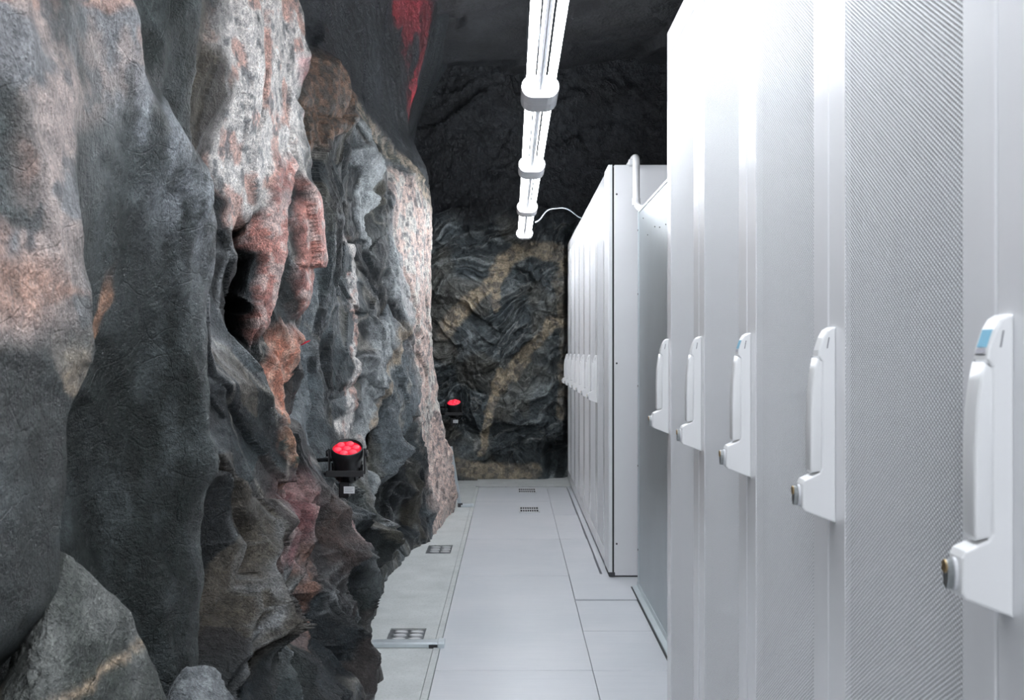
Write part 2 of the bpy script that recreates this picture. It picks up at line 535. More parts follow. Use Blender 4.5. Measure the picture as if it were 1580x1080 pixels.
def build_left_wall():
    Yc = np.concatenate([np.linspace(-3.0, 1.1, 70)[:-1], np.geomspace(1.1, 3.0, 300)[:-1], np.linspace(3.0, 4.45, 230)[:-1], np.linspace(4.45, 8.7, 400)[:-1], np.linspace(8.7, 11.0, 70)])
    Zr = np.concatenate([np.linspace(-0.1, 2.75, 640)[:-1], np.linspace(2.75, 3.8, 90)])
    base = rock_base(Yc, Zr)
    Y, Z = np.meshgrid(Yc, Zr)
    YR = Y
    Y = 0.75 * YR - 1.6 * (base - 0.8) + 0.25 * 5.0       # runs along the surface, also where it turns across the aisle
    wy = fbm(Y * 1.3, Z * 1.3, 3, 5) * 0.22
    wz = fbm(Y * 1.3 + 40, Z * 1.3, 3, 9) * 0.22
    # weights: the near boulders are smooth and rounded, the foot and the far face are broken
    far = sstep(2.75, 3.25, YR)
    foot = 1 - sstep(0.35, 0.85, Z)
    vault = sstep(-0.03, 0.05, Z - rock_top(YR) + fbm(Y * 2, Z * 2, 3, 77) * 0.05)
    fw = np.clip(0.22 + 0.78 * far + 0.35 * foot, 0, 1.15) * (1 - 0.75 * vault)
    # tilted bedding so the blocks lean
    u = Y * 0.96 + Z * 0.28 + wy
    v = Z * 0.96 - Y * 0.20 + wz
    h1, e1, v1 = facets(u / 0.60, v / 1.25, 11, 0.9)
    h2_, e2, v2 = facets(u / 0.27 + 5, v / 0.62, 23, 1.1)
    h3, e3, v3 = facets(u / 0.13 + 9, v / 0.25 + wy, 37, 1.2)
    h4, e4, v4 = facets(u / 0.06 + 3, v / 0.09 + 3 * wz, 51, 1.2)
    midfar = sstep(4.4, 4.9, YR)
    c2, ce2 = chips(u / 0.40 + 2, v / 0.70 + 1, 811, 0.8, 1.1)
    c3, ce3 = chips(u / 0.17 + 7, v / 0.26 + 4, 823, 0.8, 1.1)
    c4, ce4 = chips(u / 0.07 + 1, v / 0.10 + 8, 839, 0.8, 1.0)
    calm = 1 - 0.55 * np.clip(band('pillar', YR, Z, 0.5) + band('granite_top', YR, Z, 0.4) + band('pink_vein', YR, Z, 0.6) + band('pink_rim', YR, Z, 0.6), 0, 1)
    fw = fw * calm
    d = fw * far * (0.050 * h1 + 0.034 * h2_ + 0.010 * h3)
    d += fw * (0.16 * (c2 - 0.33) + (0.060 + 0.035 * foot) * (c3 - 0.33) + (0.022 + 0.018 * foot) * (c4 - 0.33))
    brk = foot * far * sstep(0.02, 0.15, Z) * (1 - 0.8 * sstep(7.0, 7.4, YR))
    d += brk * (0.15 * (c3 - 0.50) + 0.070 * (c4 - 0.50) + 0.02 * h3 + 0.008 * h4)
    d -= far * fw * (0.020 * np.exp(-(e1 / 0.03) ** 2) + 0.012 * np.exp(-(e2 / 0.05) ** 2))
    # rounded swelling and grain
    n1 = fbm(Y * 1.6, Z * 1.1, 4, 101)
    n2 = fbm(u * 6, v * 5, 3, 131)
    rid = 1 - np.abs(fbm(u * 3.2, v * 1.6, 4, 151))
    d += (1 - far) * (0.045 * n1 + 0.014 * n2 + 0.022 * (rid - 0.75) + 0.045 * (c2 - 0.35) + 0.012 * (c3 - 0.3))
    d -= 0.045 * sstep(2.15, 2.5, YR) * (1 - sstep(2.95, 3.15, YR)) * sstep(0.6, 0.9, Z) + far * (0.02 * n1 + 0.012 * n2)
    d += 0.003 * fbm(Y * 22, Z * 26, 2, 171)
    # the oblique ridge and hollow on the big near boulder
    rz = 1.80 - (YR - 2.25) * 0.62
    ridge = np.exp(-((Z - rz) / 0.10) ** 2) * sstep(2.0, 2.3, YR) * (1 - sstep(2.75, 2.9, YR))
    hollow = sstep(0.02, 0.22, Z - rz) * sstep(2.25, 2.45, YR) * (1 - sstep(2.72, 2.82, YR)) * (1 - sstep(2.0, 2.2, Z))
    d += 0.050 * ridge - 0.065 * hollow
    # the dark cleft beside the pink vein and the hollow under the pale slab
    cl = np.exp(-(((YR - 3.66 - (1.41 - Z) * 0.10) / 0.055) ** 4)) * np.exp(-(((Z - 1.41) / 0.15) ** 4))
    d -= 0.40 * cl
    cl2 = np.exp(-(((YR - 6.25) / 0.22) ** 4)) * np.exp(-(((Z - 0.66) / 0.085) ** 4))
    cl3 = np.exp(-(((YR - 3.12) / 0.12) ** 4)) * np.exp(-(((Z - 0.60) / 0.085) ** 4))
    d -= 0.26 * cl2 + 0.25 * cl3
    # the clefts run on behind their far lips
    YD = YR + 0.9 * cl * sstep(3.60, 3.68, YR) + 0.8 * cl2 * sstep(6.15, 6.3, YR) + 0.6 * cl3 * sstep(3.05, 3.15, YR)
    # veins stand a little proud
    Yw = YR + fbm(Y * 5, Z * 9, 4, 201) * 0.10 * np.clip(YR / 5, 0.3, 1.3); Zw = Z + fbm(Y * 6, Z * 6, 3, 211) * 0.05
    M = {k: band(k, Yw, Zw, 0.6 if k in ('pink_boulder', 'brown_slab', 'maroon_foot') else 0.25) for k in VEINS}
    M['pink_boulder'] = M['pink_boulder'] * sstep(-0.55, -0.1, fbm(Y * 5 + 3, Z * 4, 4, 219))
    d += 0.030 * M['pink_vein'] + 0.035 * M['pink_rim'] + 0.03 * M['orange_vein'] + 0.03 * M['green_granite']
    d += 0.015 * M['slab_pale'] + 0.022 * M['pale_blade'] + 0.018 * M['pale_chip'] + 0.006 * M['white_edge'] + 0.03 * M['rust']
    # keep the foot on its line on the floor
    keep = sstep(0.0, 0.25, Z)
    d *= 0.35 + 0.65 * keep
    X = -(base - d)
    P = np.stack([X, YD, Z], -1)
    Y = 0.75 * YR + 1.7 * X + 3.0

    # ---- mineral colour
    def C(r, g, b): return np.array([r, g, b])
    k = lambda m: m[..., None]
    slate = C(0.010, 0.014, 0.017); slate2 = C(0.060, 0.074, 0.081); green = C(0.034, 0.044, 0.040)
    s1 = sstep(-0.25, 0.45, fbm(u * 4, v * 2.4, 4, 301))
    col = slate + (slate2 - slate) * k(s1)
    col = col + (green - col) * k(0.5 * sstep(0.0, 0.5, fbm(Y * 2, Z * 2, 3, 311)))
    col = col * k(0.55 + 0.9 * v2) * k(0.8 + 0.4 * v3)
    col = col * k(0.6 + 0.8 * v4)
    warm = sstep(0.62, 0.7, v3) * sstep(3.0, 3.4, YR) * (1 - sstep(4.6, 5.2, YR))
    col = col + (C(0.070, 0.054, 0.049) - col) * k(0.5 * warm)
    # near boulders: even, speckled grey green
    nearc = C(0.010, 0.0155, 0.0145) + (C(0.052, 0.064, 0.065) - C(0.010, 0.0155, 0.0145)) * k(sstep(-0.3, 0.5, fbm(Y * 9, Z * 7, 5, 321)))
    col = col + (nearc - col) * k(1 - far)
    # light catching the oblique ridge, painted into the colour as a pale band
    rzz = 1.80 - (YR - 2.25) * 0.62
    ridge_sheen = np.exp(-((Z - rzz) / 0.13) ** 2) * sstep(1.95, 2.2, YR) * (1 - sstep(2.8, 2.95, YR))
    col = col + (C(0.36, 0.39, 0.42) - col) * k(0.8 * ridge_sheen * sstep(-0.5, 0.3, fbm(Y * 14, Z * 12, 4, 323)))
    # blue grey broken faces on the far section
    blue = C(0.22, 0.255, 0.275)
    col = col + (blue - col) * k(midfar * sstep(0.55, 0.75, v1) * 0.7 * (1 - vault))
    olive = C(0.16, 0.14, 0.10)
    col = col + (olive - col) * k(0.35 * sstep(0.86, 0.93, v3) * far)
    # pale bruised edges where faces meet
    edge = np.exp(-(ce2 / 0.035) ** 2) * 0.8 + np.exp(-(ce3 / 0.05) ** 2) * 0.45
    col = col + (C(0.36, 0.38, 0.39) - col) * k(np.clip(edge + 0.5 * np.exp(-(ce4 / 0.06) ** 2) * foot, 0, 1) * far * 0.8 * sstep(-0.1, 0.4, fbm(Y * 4, Z * 5, 3, 327)))
    # thin pale threads along cracks
    thread = np.exp(-((fbm(u * 2.2 + 3, v * 1.1, 4, 331)) / 0.018) ** 2)
    col = col + (C(0.40, 0.38, 0.34) - col) * k(thread * 0.55 * far * sstep(0.2, 0.5, fbm(Y * 1.5, Z * 1.5, 2, 341) * 0.5 + 0.5))
    mot = fbm(Y * 26, Z * 28, 3, 351); mot2 = fbm(Y * 9, Z * 11, 4, 361); mot3 = fbm(Y * 60, Z * 60, 2, 371)
    def mineral(base, alt, lo=-0.15, hi=0.2, n=mot):
        return base + (alt - base) * k(sstep(lo, hi, n))
    white = mineral(C(0.78, 0.74, 0.71), C(0.66, 0.44, 0.38), 0.02, 0.3, mot2)
    white = white + (C(0.14, 0.15, 0.16) - white) * k(0.8 * sstep(0.22, 0.42, mot))
    pinkw = mineral(C(0.84, 0.66, 0.59), C(0.84, 0.79, 0.73), -0.1, 0.25, mot2)
    pinkw = pinkw + (C(0.15, 0.14, 0.15) - pinkw) * k(0.75 * sstep(0.2, 0.4, mot))
    pink = mineral(C(0.60, 0.28, 0.235), C(0.70, 0.52, 0.48), -0.1, 0.25, mot)
    pink = pink + (C(0.16, 0.06, 0.06) - pink) * k(0.6 * sstep(0.15, 0.35, mot2))
    orange = mineral(C(0.58, 0.25, 0.17), C(0.68, 0.42, 0.33), -0.2, 0.3, mot)
    ggran = mineral(C(0.50, 0.27, 0.17), C(0.06, 0.075, 0.06), -0.05, 0.12, mot)
    maroon = mineral(C(0.20, 0.085, 0.09), C(0.34, 0.20, 0.19), -0.1, 0.3, mot2)
    brown = mineral(C(0.30, 0.17, 0.13), C(0.20, 0.15, 0.14), -0.1, 0.25, mot2)
    pale = mineral(C(0.40, 0.43, 0.44), C(0.28, 0.30, 0.31), -0.2, 0.3, mot2)
    tan = mineral(C(0.47, 0.38, 0.28), C(0.34, 0.30, 0.25), -0.2, 0.3, mot)
    rust = mineral(C(0.26, 0.16, 0.11), C(0.12, 0.10, 0.085), -0.15, 0.15, mot)
    farpink = mineral(C(0.38, 0.31, 0.285), C(0.20, 0.205, 0.215), -0.05, 0.3, mot2)
    farpink = farpink + (C(0.46, 0.28, 0.22) - farpink) * k(0.7 * sstep(0.15, 0.4, fbm(Y * 6, Z * 8, 3, 381)))
    farpink = farpink + (C(0.10, 0.11, 0.12) - farpink) * k(0.8 * sstep(0.18, 0.34, fbm(Y * 13 + 5, Z * 15, 4, 391)))
    for nm, c, a in (('granite_top', white, .95), ('brown_slab', brown * 0.5, .25), ('maroon_foot', maroon * 1.25, .85), ('brown_foot', brown, .8),
                     ('pink_vein', pink, .95), ('pink_rim', pink, .95), ('orange_vein', orange, .95), ('green_granite', ggran, .95),
                     ('pillar', pinkw, .97), ('slab_pale', pale, .9), ('tan_edge', tan, .85), ('white_edge', white, .85), ('pale_blade', pale * 1.35, .9),
                     ('pale_chip', pale * 1.2, .8), ('rust', rust, .9), ('maroon_patch', maroon, .8), ('pink_boulder', farpink, .95),
                     ('orange_band', C(0.45, 0.25, 0.18) + 0 * white, .75), ('thin_orange', C(0.45, 0.25, 0.16) + 0 * white, .8), ('thin_tan', tan, .8)):
        col = col + (c - col) * k(M[nm] * a)
    col = col + (C(0.05, 0.028, 0.028) - col) * k(0.9 * sstep(0.35, 0.8, np.maximum(cl, np.maximum(cl2, cl3))))  # shade inside the clefts, painted dark into the colour
    # foot of the pillar is redder
    pf = M['pillar'] * (1 - sstep(0.35, 0.8, Z))
    col = col + (C(0.58, 0.36, 0.31) - col) * k(pf * 0.5 * sstep(-0.1, 0.3, mot2))
    # brown granite band running up along the top edge
    dr = np.abs(Z - np.interp(YR, [5.6, 6.4, 7.0, 7.5, 8.0, 8.4], [2.66, 2.62, 2.58, 2.48, 2.36, 2.2]) + 0.07 + fbm(Y * 3, Z * 3, 3, 401) * 0.04)
    rb = (1 - sstep(0.07, 0.105, dr)) * sstep(6.0, 6.4, YR) * (1 - sstep(8.4, 8.6, YR))
    col = col + (mineral(C(0.56, 0.47, 0.37), C(0.14, 0.15, 0.13), -0.05, 0.2, mot) - col) * k(rb * 0.9)
    # sprayed concrete of the vault, nearly black
    shot = C(0.038, 0.045, 0.052) * k(0.8 + 0.5 * vnoise(Y * 5, Z * 5, 411))
    col = col + (shot - col) * k(vault)
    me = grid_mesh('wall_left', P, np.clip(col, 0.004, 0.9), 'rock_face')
    # crisp broken faces away from the rounded boulders
    yc = 0.5 * (Yc[1:] + Yc[:-1]); zc = 0.5 * (Zr[1:] + Zr[:-1])
    sm = (yc[None, :] < 2.95) | ((yc[None, :] < 5.0) & (zc[:, None] < 0.75)) | (zc[:, None] > rock_top(yc)[None, :] + 0.05)
    Pf = P
    a, b, c, e = Pf[:-1, :-1], Pf[:-1, 1:], Pf[1:, 1:], Pf[1:, :-1]
    n1_ = np.cross(b - a, c - a); n2_ = np.cross(c - a, e - a)
    n1_ /= np.linalg.norm(n1_, axis=-1, keepdims=True) + 1e-12; n2_ /= np.linalg.norm(n2_, axis=-1, keepdims=True) + 1e-12
    sm |= (n1_ * n2_).sum(-1) < 0.988
    me.polygons.foreach_set('use_smooth', sm.ravel())
    o = link('wall_left', me, None)
    struct(o, 'rough blasted rock face with pink and pale granite veins')
    return o
build_left_wall()

# ------------------------------------------------------------------ the rock wall at the end of the aisle and the vault
def build_back_wall():
    Xc = np.concatenate([np.linspace(-1.9, -0.75, 40)[:-1], np.linspace(-0.75, 0.62, 300)[:-1], np.linspace(0.62, 3.2, 90)])
    Zr = np.concatenate([np.linspace(-0.1, 2.5, 400)[:-1], np.linspace(2.5, 4.3, 110)])
    X, Z = np.meshgrid(Xc, Zr)
    wx = fbm(X * 1.6, Z * 1.6, 3, 505) * 0.3; wz = fbm(X * 1.6 + 30, Z * 1.6, 3, 507) * 0.3
    u = X * 0.85 + Z * 0.5 + wx; v = Z * 0.85 - X * 0.5 + wz
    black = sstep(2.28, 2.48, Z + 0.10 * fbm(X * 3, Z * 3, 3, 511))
    h1, e1, v1 = facets(u / 0.42, v / 0.30, 513, 0.9)
    h2_, e2, v2 = facets(u / 0.16, v / 0.12, 517, 1.0)
    h3, e3, v3 = facets(u / 0.06, v / 0.05, 519, 1.0)
    d = (1 - 0.6 * black) * (0.10 * h1 + 0.055 * h2_ + 0.02 * h3) + 0.05 * fbm(X * 2, Z * 2, 4, 521) + 0.012 * fbm(X * 14, Z * 14, 3, 523)
    d *= 0.25 + 0.75 * sstep(0.0, 0.3, Z)
    base = 10.68 + 0.35 * sstep(0.46, 0.58, X) * (1 - sstep(2.2, 2.4, Z)) - 0.35 * np.clip(Z - 2.9, 0, 2)
    P = np.stack([X, base - d, Z], -1)
    def C(r, g, b): return np.array([r, g, b])
    k = lambda m: m[..., None]
    fol = fbm(u * 3 + 0.8 * fbm(X * 4, Z * 4, 3, 531), v * 22, 5, 533)
    col = C(0.060, 0.075, 0.082) + (C(0.22, 0.245, 0.25) - C(0.060, 0.075, 0.082)) * k(sstep(0.0, 0.55, fol + 0.35 * fbm(X * 12, Z * 12, 4, 535))) 
    col = col * k(0.6 + 0.8 * v2)
    col = col + (C(0.20, 0.18, 0.14) - col) * k(0.35 * sstep(0.0, 0.4, fbm(X * 3, Z * 3, 3, 541)))
    thr = np.exp(-(fbm(u * 3, v * 5, 4, 543) / 0.014) ** 2)
    col = col + (C(0.38, 0.38, 0.36) - col) * k(0.6 * thr)
    def streak(pts, wd):
        best = np.full(X.shape, 9.0)
        Xn = X + fbm(X * 6, Z * 6, 4, 551) * 0.05; Zn = Z + fbm(X * 6 + 9, Z * 6, 4, 553) * 0.05
        for (x0, z0), (x1, z1) in zip(pts, pts[1:]):
            t = np.clip(((Xn - x0) * (x1 - x0) + (Zn - z0) * (z1 - z0)) / ((x1 - x0) ** 2 + (z1 - z0) ** 2), 0, 1)
            best = np.minimum(best, np.hypot(Xn - x0 - t * (x1 - x0), Zn - z0 - t * (z1 - z0)))
        return 1 - sstep(wd * 0.55, wd * 1.1, best)
    tan = C(0.50, 0.415, 0.30) + (C(0.27, 0.24, 0.20) - C(0.50, 0.415, 0.30)) * k(sstep(-0.1, 0.3, fbm(X * 20, Z * 20, 3, 557)))
    for pts, wd, a in (([(0.02, 2.12), (-0.10, 1.95), (-0.30, 1.72), (-0.44, 1.58), (-0.62, 1.38)], 0.085, .95),
                       ([(-0.16, 1.82), (-0.14, 1.62)], 0.05, .9),
                       ([(-0.05, 2.05), (0.16, 2.12), (0.40, 2.12), (0.5, 1.98)], 0.10, .7),
                       ([(0.46, 1.45), (0.36, 1.45), (0.18, 1.24), (0.04, 1.10), (-0.10, 0.85)], 0.055, .8),
                       ([(-0.10, 1.0), (-0.20, 0.62), (-0.28, 0.28)], 0.045, .95),
                       ([(0.02, 0.95), (0.14, 1.12)], 0.06, .6),
                       ([(-0.6, 0.12), (-0.2, 0.10), (0.2, 0.08)], 0.09, .7),
                       ([(0.44, 1.9), (0.5, 1.2), (0.46, 0.6)], 0.06, .35)):
        col = col + (tan - col) * k(streak(pts, wd) * a)
    hole = np.exp(-(((X - 0.42) / 0.10) ** 4)) * np.exp(-(((Z - 0.18) / 0.15) ** 4))
    P[..., 1] += 0.35 * hole
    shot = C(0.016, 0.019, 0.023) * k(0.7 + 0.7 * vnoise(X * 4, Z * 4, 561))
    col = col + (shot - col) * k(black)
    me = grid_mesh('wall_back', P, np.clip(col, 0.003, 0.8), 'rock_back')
    struct(link('wall_back', me, None), 'dark rock wall with tan streaks closing the aisle')

def build_ceiling():
    Xc = np.linspace(-1.6, 3.4, 150); Yr = np.linspace(2.6, 11.2, 170)
    X, Y = np.meshgrid(Xc, Yr)
    h1, e1, v1 = facets(X / 0.9 + 0.3 * fbm(X, Y, 2, 601), Y / 0.9, 603, 0.8)
    Z = 3.75 + 0.14 * h1 + 0.12 * fbm(X * 0.8, Y * 0.8, 4, 605) + 0.02 * fbm(X * 8, Y * 8, 3, 607) - 0.12 * np.clip(np.abs(X - 0.9) - 1.2, 0, 2) ** 2
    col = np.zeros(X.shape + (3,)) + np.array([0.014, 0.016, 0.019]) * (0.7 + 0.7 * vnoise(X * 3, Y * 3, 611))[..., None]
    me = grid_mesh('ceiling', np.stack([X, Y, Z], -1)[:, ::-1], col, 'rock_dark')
    struct(link('ceiling', me, None), 'black sprayed rock vault over the aisle')

def build_right_wall():
    Yc = np.linspace(2.6, 11.0, 140); Zr = np.linspace(-0.1, 4.2, 70)
    Y, Z = np.meshgrid(Yc, Zr)
    h1, e1, v1 = facets(Y / 0.7, Z / 0.6, 703, 0.9)
    X = 2.9 + 0.12 * h1 + 0.08 * fbm(Y, Z, 4, 705)
    col = np.zeros(X.shape + (3,)) + np.array([0.02, 0.023, 0.026]) * (0.7 + 0.7 * v1)[..., None]
    me = grid_mesh('wall_right', np.stack([X, Y, Z], -1), col, 'rock_dark')
    struct(link('wall_right', me, None), 'dark rock wall hidden behind the racks')
build_back_wall()
build_ceiling()
build_right_wall()

WALL = bpy.data.objects['wall_left']
BACK = bpy.data.objects['wall_back']
def wall_x(y, z):
    ok, p, n, i = WALL.ray_cast(Vector((0.0, y, z)), Vector((-1, 0, 0)))
    return (p.x, n) if ok else (-0.8, Vector((1, 0, 0)))

# ------------------------------------------------------------------ floor
def slab(name, x0, x1, y0, y1, z0, z1, mat, parent, hole=None, bev=0.0015):
    bm = bmesh.new()
    if hole is None:
        add_box(bm, x0, x1, y0, y1, z0, z1, bev)
    else:
        a0, a1, b0, b1 = hole
        add_box(bm, x0, x1, y0, b0, z0, z1)
        add_box(bm, x0, x1, b1, y1, z0, z1)
        add_box(bm, x0, a0, b0, b1, z0, z1)
        add_box(bm, a1, x1, b0, b1, z0, z1)
    return link(name, bm_mesh(name, bm), mat, parent)

floor = struct(box('floor', -1.6, 3.0, -3.0, 11.0, -0.09, -0.05, 'pit_dark'), 'pale grey raised tile floor beside a concrete strip')
VENTS = [(0.048, 0.207, 9.74, 10.06), (0.053, 0.206, 8.57, 8.88)]
DRAINS = [(-0.522, -0.368, 4.765, 5.005), (-0.512, -0.363, 6.84, 7.14)]
ys = [-2.85, -1.65, -0.45, 0.75, 1.95, 3.15, 3.75, 4.345, 4.955, 6.165, 7.36, 8.45, 9.2, 10.13]
for i, (a, b) in enumerate(zip(ys, ys[1:])):
    hole = next((v for v in VENTS if a < v[2] < b), None)
    dz = (0.0, 0.0012, -0.0008)[i % 3]
    slab('floor_tile', -0.288, 0.3015, a + 0.0012, b - 0.0012, -0.05, dz, 'floor_tile', floor, hole)
ys = [-2.85, -2.25, -1.65, -1.05, -0.45, 0.15, 0.75, 1.35, 1.95, 2.55, 3.15, 3.75, 4.345, 4.955, 5.562]
for i, (a, b) in enumerate(zip(ys, ys[1:])):
    slab('floor_tile', 0.3035, 0.92, a + 0.0012, b - 0.0012 - (0.006 if b == 5.562 else 0), -0.05, (-0.001, 0.0, -0.0015)[i % 3], 'floor_tile', floor)
slab('floor_tile', 0.3035, 0.92, 5.565, 6.19, -0.05, 0.005, 'floor_tile', floor)
ys = [6.192, 6.76, 7.36, 7.96, 8.45, 9.2, 10.13]
for i, (a, b) in enumerate(zip(ys, ys[1:])):
    slab('floor_tile', 0.3035, 0.472 + 0.003 * (i % 2), a + 0.001, b - 0.001, -0.05, (0.001, 0.0)[i % 2], 'floor_tile', floor)
slab('edge_strip', 0.482, 0.60, 6.192, 10.4, -0.05, 0.004, 'floor_tile', floor)
# concrete: strip along the rock, kerb along the tiles, sill before the back wall
bm = bmesh.new()
cy = [-2.9, 4.765, 5.005, 6.84, 7.14, 10.9]
add_box(bm, -1.5, -0.318, cy[0], cy[1], -0.05, 0.0)
add_box(bm, -1.5, -0.318, cy[2], cy[3], -0.05, 0.0)
add_box(bm, -1.5, -0.318, cy[4], cy[5], -0.05, 0.0)
for x0, x1, y0, y1 in DRAINS:
    add_box(bm, -1.5, x0, y0, y1, -0.05, 0.0)
    add_box(bm, x1, -0.318, y0, y1, -0.05, 0.0)
link('concrete_strip', bm_mesh('concrete_strip', bm), 'concrete', floor)
for a, b in ((-2.9, 3.2), (3.203, 5.6), (5.603, 7.55), (7.553, 8.86), (8.90, 10.14)):
    slab('concrete_kerb', -0.316, -0.2905, a, b, -0.05, 0.003, 'concrete', floor)
slab('concrete_sill', -0.316, 0.62, 10.142, 10.9, -0.05, 0.012, 'concrete', floor)

# vents let into the tiles
def vent(i, r, label):
    x0, x1, y0, y1 = r
    t = thing('floor_vent', label, 'vent', ((x0 + x1) / 2, (y0 + y1) / 2, 0), 'vents in the tile floor')
    wx, wy = (x1 - x0) / 2, (y1 - y0) / 2
    box('duct', -wx + 0.002, wx - 0.002, -wy + 0.002, wy - 0.002, -0.048, -0.003, 'pit_dark', t)  # black block close under the slats, stands in for the shade below
    bm = bmesh.new()
    f = 0.010
    for q in ((-wx, wx, -wy, -wy + 0.03), (-wx, wx, wy - 0.03, wy), (-wx, -wx + f, -wy, wy), (wx - f, wx, -wy, wy)):
        add_box(bm, *q, -0.0005, 0.003, 0.0006)
    link('frame', bm_mesh('frame', bm), 'grate_steel', t)
    bm = bmesh.new()
    add_box(bm, -wx + f, wx - f, -0.018, 0.018, 0.0, 0.002, 0.0005)
    link('cross_bar', bm_mesh('cross_bar', bm), 'grate_steel', t)
    me = None
    n = 8
    for k in range(1, n):
        x = -wx + f + (2 * wx - 2 * f) * k / n
        if me is None:
            bm = bmesh.new()
            add_box(bm, -0.0026, 0.0026, -wy + f, wy - f, 0.0, 0.0015, 0.0004)
            me = bm_mesh('slat', bm)
        o = link('slat', me, 'grate_steel', t)
        o.location.x = x
vent(0, VENTS[0], 'slotted steel floor vent closest to the rock back wall')
vent(1, VENTS[1], 'slotted steel floor vent in the tiles, nearer of the two')

# wavy drain grates in the concrete
def drain(r, label):
    x0, x1, y0, y1 = r
    t = thing('floor_drain', label, 'drain', ((x0 + x1) / 2, (y0 + y1) / 2, 0), 'drains in the concrete strip')
    wx, wy = (x1 - x0) / 2, (y1 - y0) / 2
    box('drain_box', -wx, wx, -wy, wy, -0.048, -0.034, 'grate_dark', t)
    nb = 4
    for j in range(nb):
        bm = bmesh.new()
        yc = -wy + (2 * wy) * (j + 0.5) / nb
        top = []; seg = 28
        for i in range(seg + 1):
            f = i / seg
            x = -wx + 2 * wx * f
            hw = wy / nb * (0.95 + 0.10 * math.cos(f * 2 * math.pi * 2.3 + (0.4)))
            off = 0.010 * math.sin(f * 2 * math.pi * 2.3 + j * 0.2)
            z = -0.004
            top.append((bm.verts.new((x, yc + off - hw, z - 0.004)), bm.verts.new((x, yc + off, z + 0.003)), bm.verts.new((x, yc + off + hw, z - 0.004))))
        for a, b in zip(top, top[1:]):
            bm.faces.new([a[0], b[0], b[1], a[1]]); bm.faces.new([a[1], b[1], b[2], a[2]])
        bmesh.ops.solidify(bm, geom=bm.faces[:], thickness=0.004)
        link('wavy_bar', bm_mesh('wavy_bar', bm), 'grate_dark', t)
    # reflections between the bars, set in as pale pieces
    for j in range(nb - 1):
        for i in range(2):
            bm = bmesh.new()
            yc = -wy + (2 * wy) * (j + 1.0) / nb
            xc = -wx + 2 * wx * (0.33 + 0.435 * i)
            pts = [(xc + 0.024 * math.cos(a * math.pi / 8) * (1 if a % 8 else 1.15), yc + 0.014 * math.sin(a * math.pi / 8)) for a in range(16)]
            add_prism(bm, pts, 'z', -0.006, 0.0015)
            link('glint_wave', bm_mesh('glint_wave', bm), 'grate_steel', t)
drain(DRAINS[0], 'wavy steel drain grate in the concrete beside the wide metal channel')
drain(DRAINS[1], 'wavy steel drain grate farther along the concrete strip')

# metal channels across the concrete strip
t = thing('metal_channel', 'wide pale metal channel lying across the concrete strip in front', 'channel', (-0.42, 4.70, 0), 'metal channels on the floor')
prism('cover', [(-0.032, 0.002), (-0.032, 0.016), (-0.026, 0.022), (0.026, 0.022), (0.032, 0.016), (0.032, 0.002)], 'x', -0.145, 0.125, 'zinc_bright', t)
prism('end_cap', [(-0.040, -0.004), (-0.040, 0.018), (-0.030, 0.025), (0.033, 0.025), (0.033, -0.004)], 'x', 0.120, 0.147, 'zinc_bright', t, 0.003)
box('slot', 0.085, 0.121, -0.036, -0.030, 0.0, 0.014, 'gap_dark', t)
t = thing('metal_channel', 'short bright metal channel at the foot of the pink granite', 'channel', (-0.345, 8.88, 0), 'metal channels on the floor')
prism('cover', [(-0.03, 0.001), (-0.03, 0.016), (-0.024, 0.022), (0.03, 0.022), (0.03, 0.001)], 'x', -0.045, 0.035, 'zinc_bright', t)
box('end_cap', 0.030, 0.050, -0.032, 0.032, -0.003, 0.024, 'zinc_bright', t, 0.003)
t = thing('cable_duct', 'thin pale metal duct leaning up against the pink granite edge', 'duct', (-0.395, 8.88, 0))
bm = bmesh.new()
path = [(0.0, 0.0, 0.004), (-0.012, 0, 0.06), (-0.035, 0, 0.20), (-0.055, 0, 0.33), (-0.075, 0, 0.46)]
for a, b in zip(path, path[1:]):
    a = Vector(a); b = Vector(b)
    vsA = [bm.verts.new(a + Vector(o)) for o in ((-0.013, -0.02, 0), (0.013, -0.02, 0), (0.013, 0.02, 0), (-0.013, 0.02, 0))]
    vsB = [bm.verts.new(b + Vector(o)) for o in ((-0.013, -0.02, 0), (0.013, -0.02, 0), (0.013, 0.02, 0), (-0.013, 0.02, 0))]
    for k in range(4):
        bm.faces.new([vsA[k], vsA[(k + 1) % 4], vsB[(k + 1) % 4], vsB[k]])
    bm.faces.new(vsA[::-1]); bm.faces.new(vsB)
link('profile', bm_mesh('profile', bm), 'zinc_bright', t)
box('foot_clip', -0.018, 0.018, -0.028, -0.018, 0.0, 0.03, 'screw_dark', t)

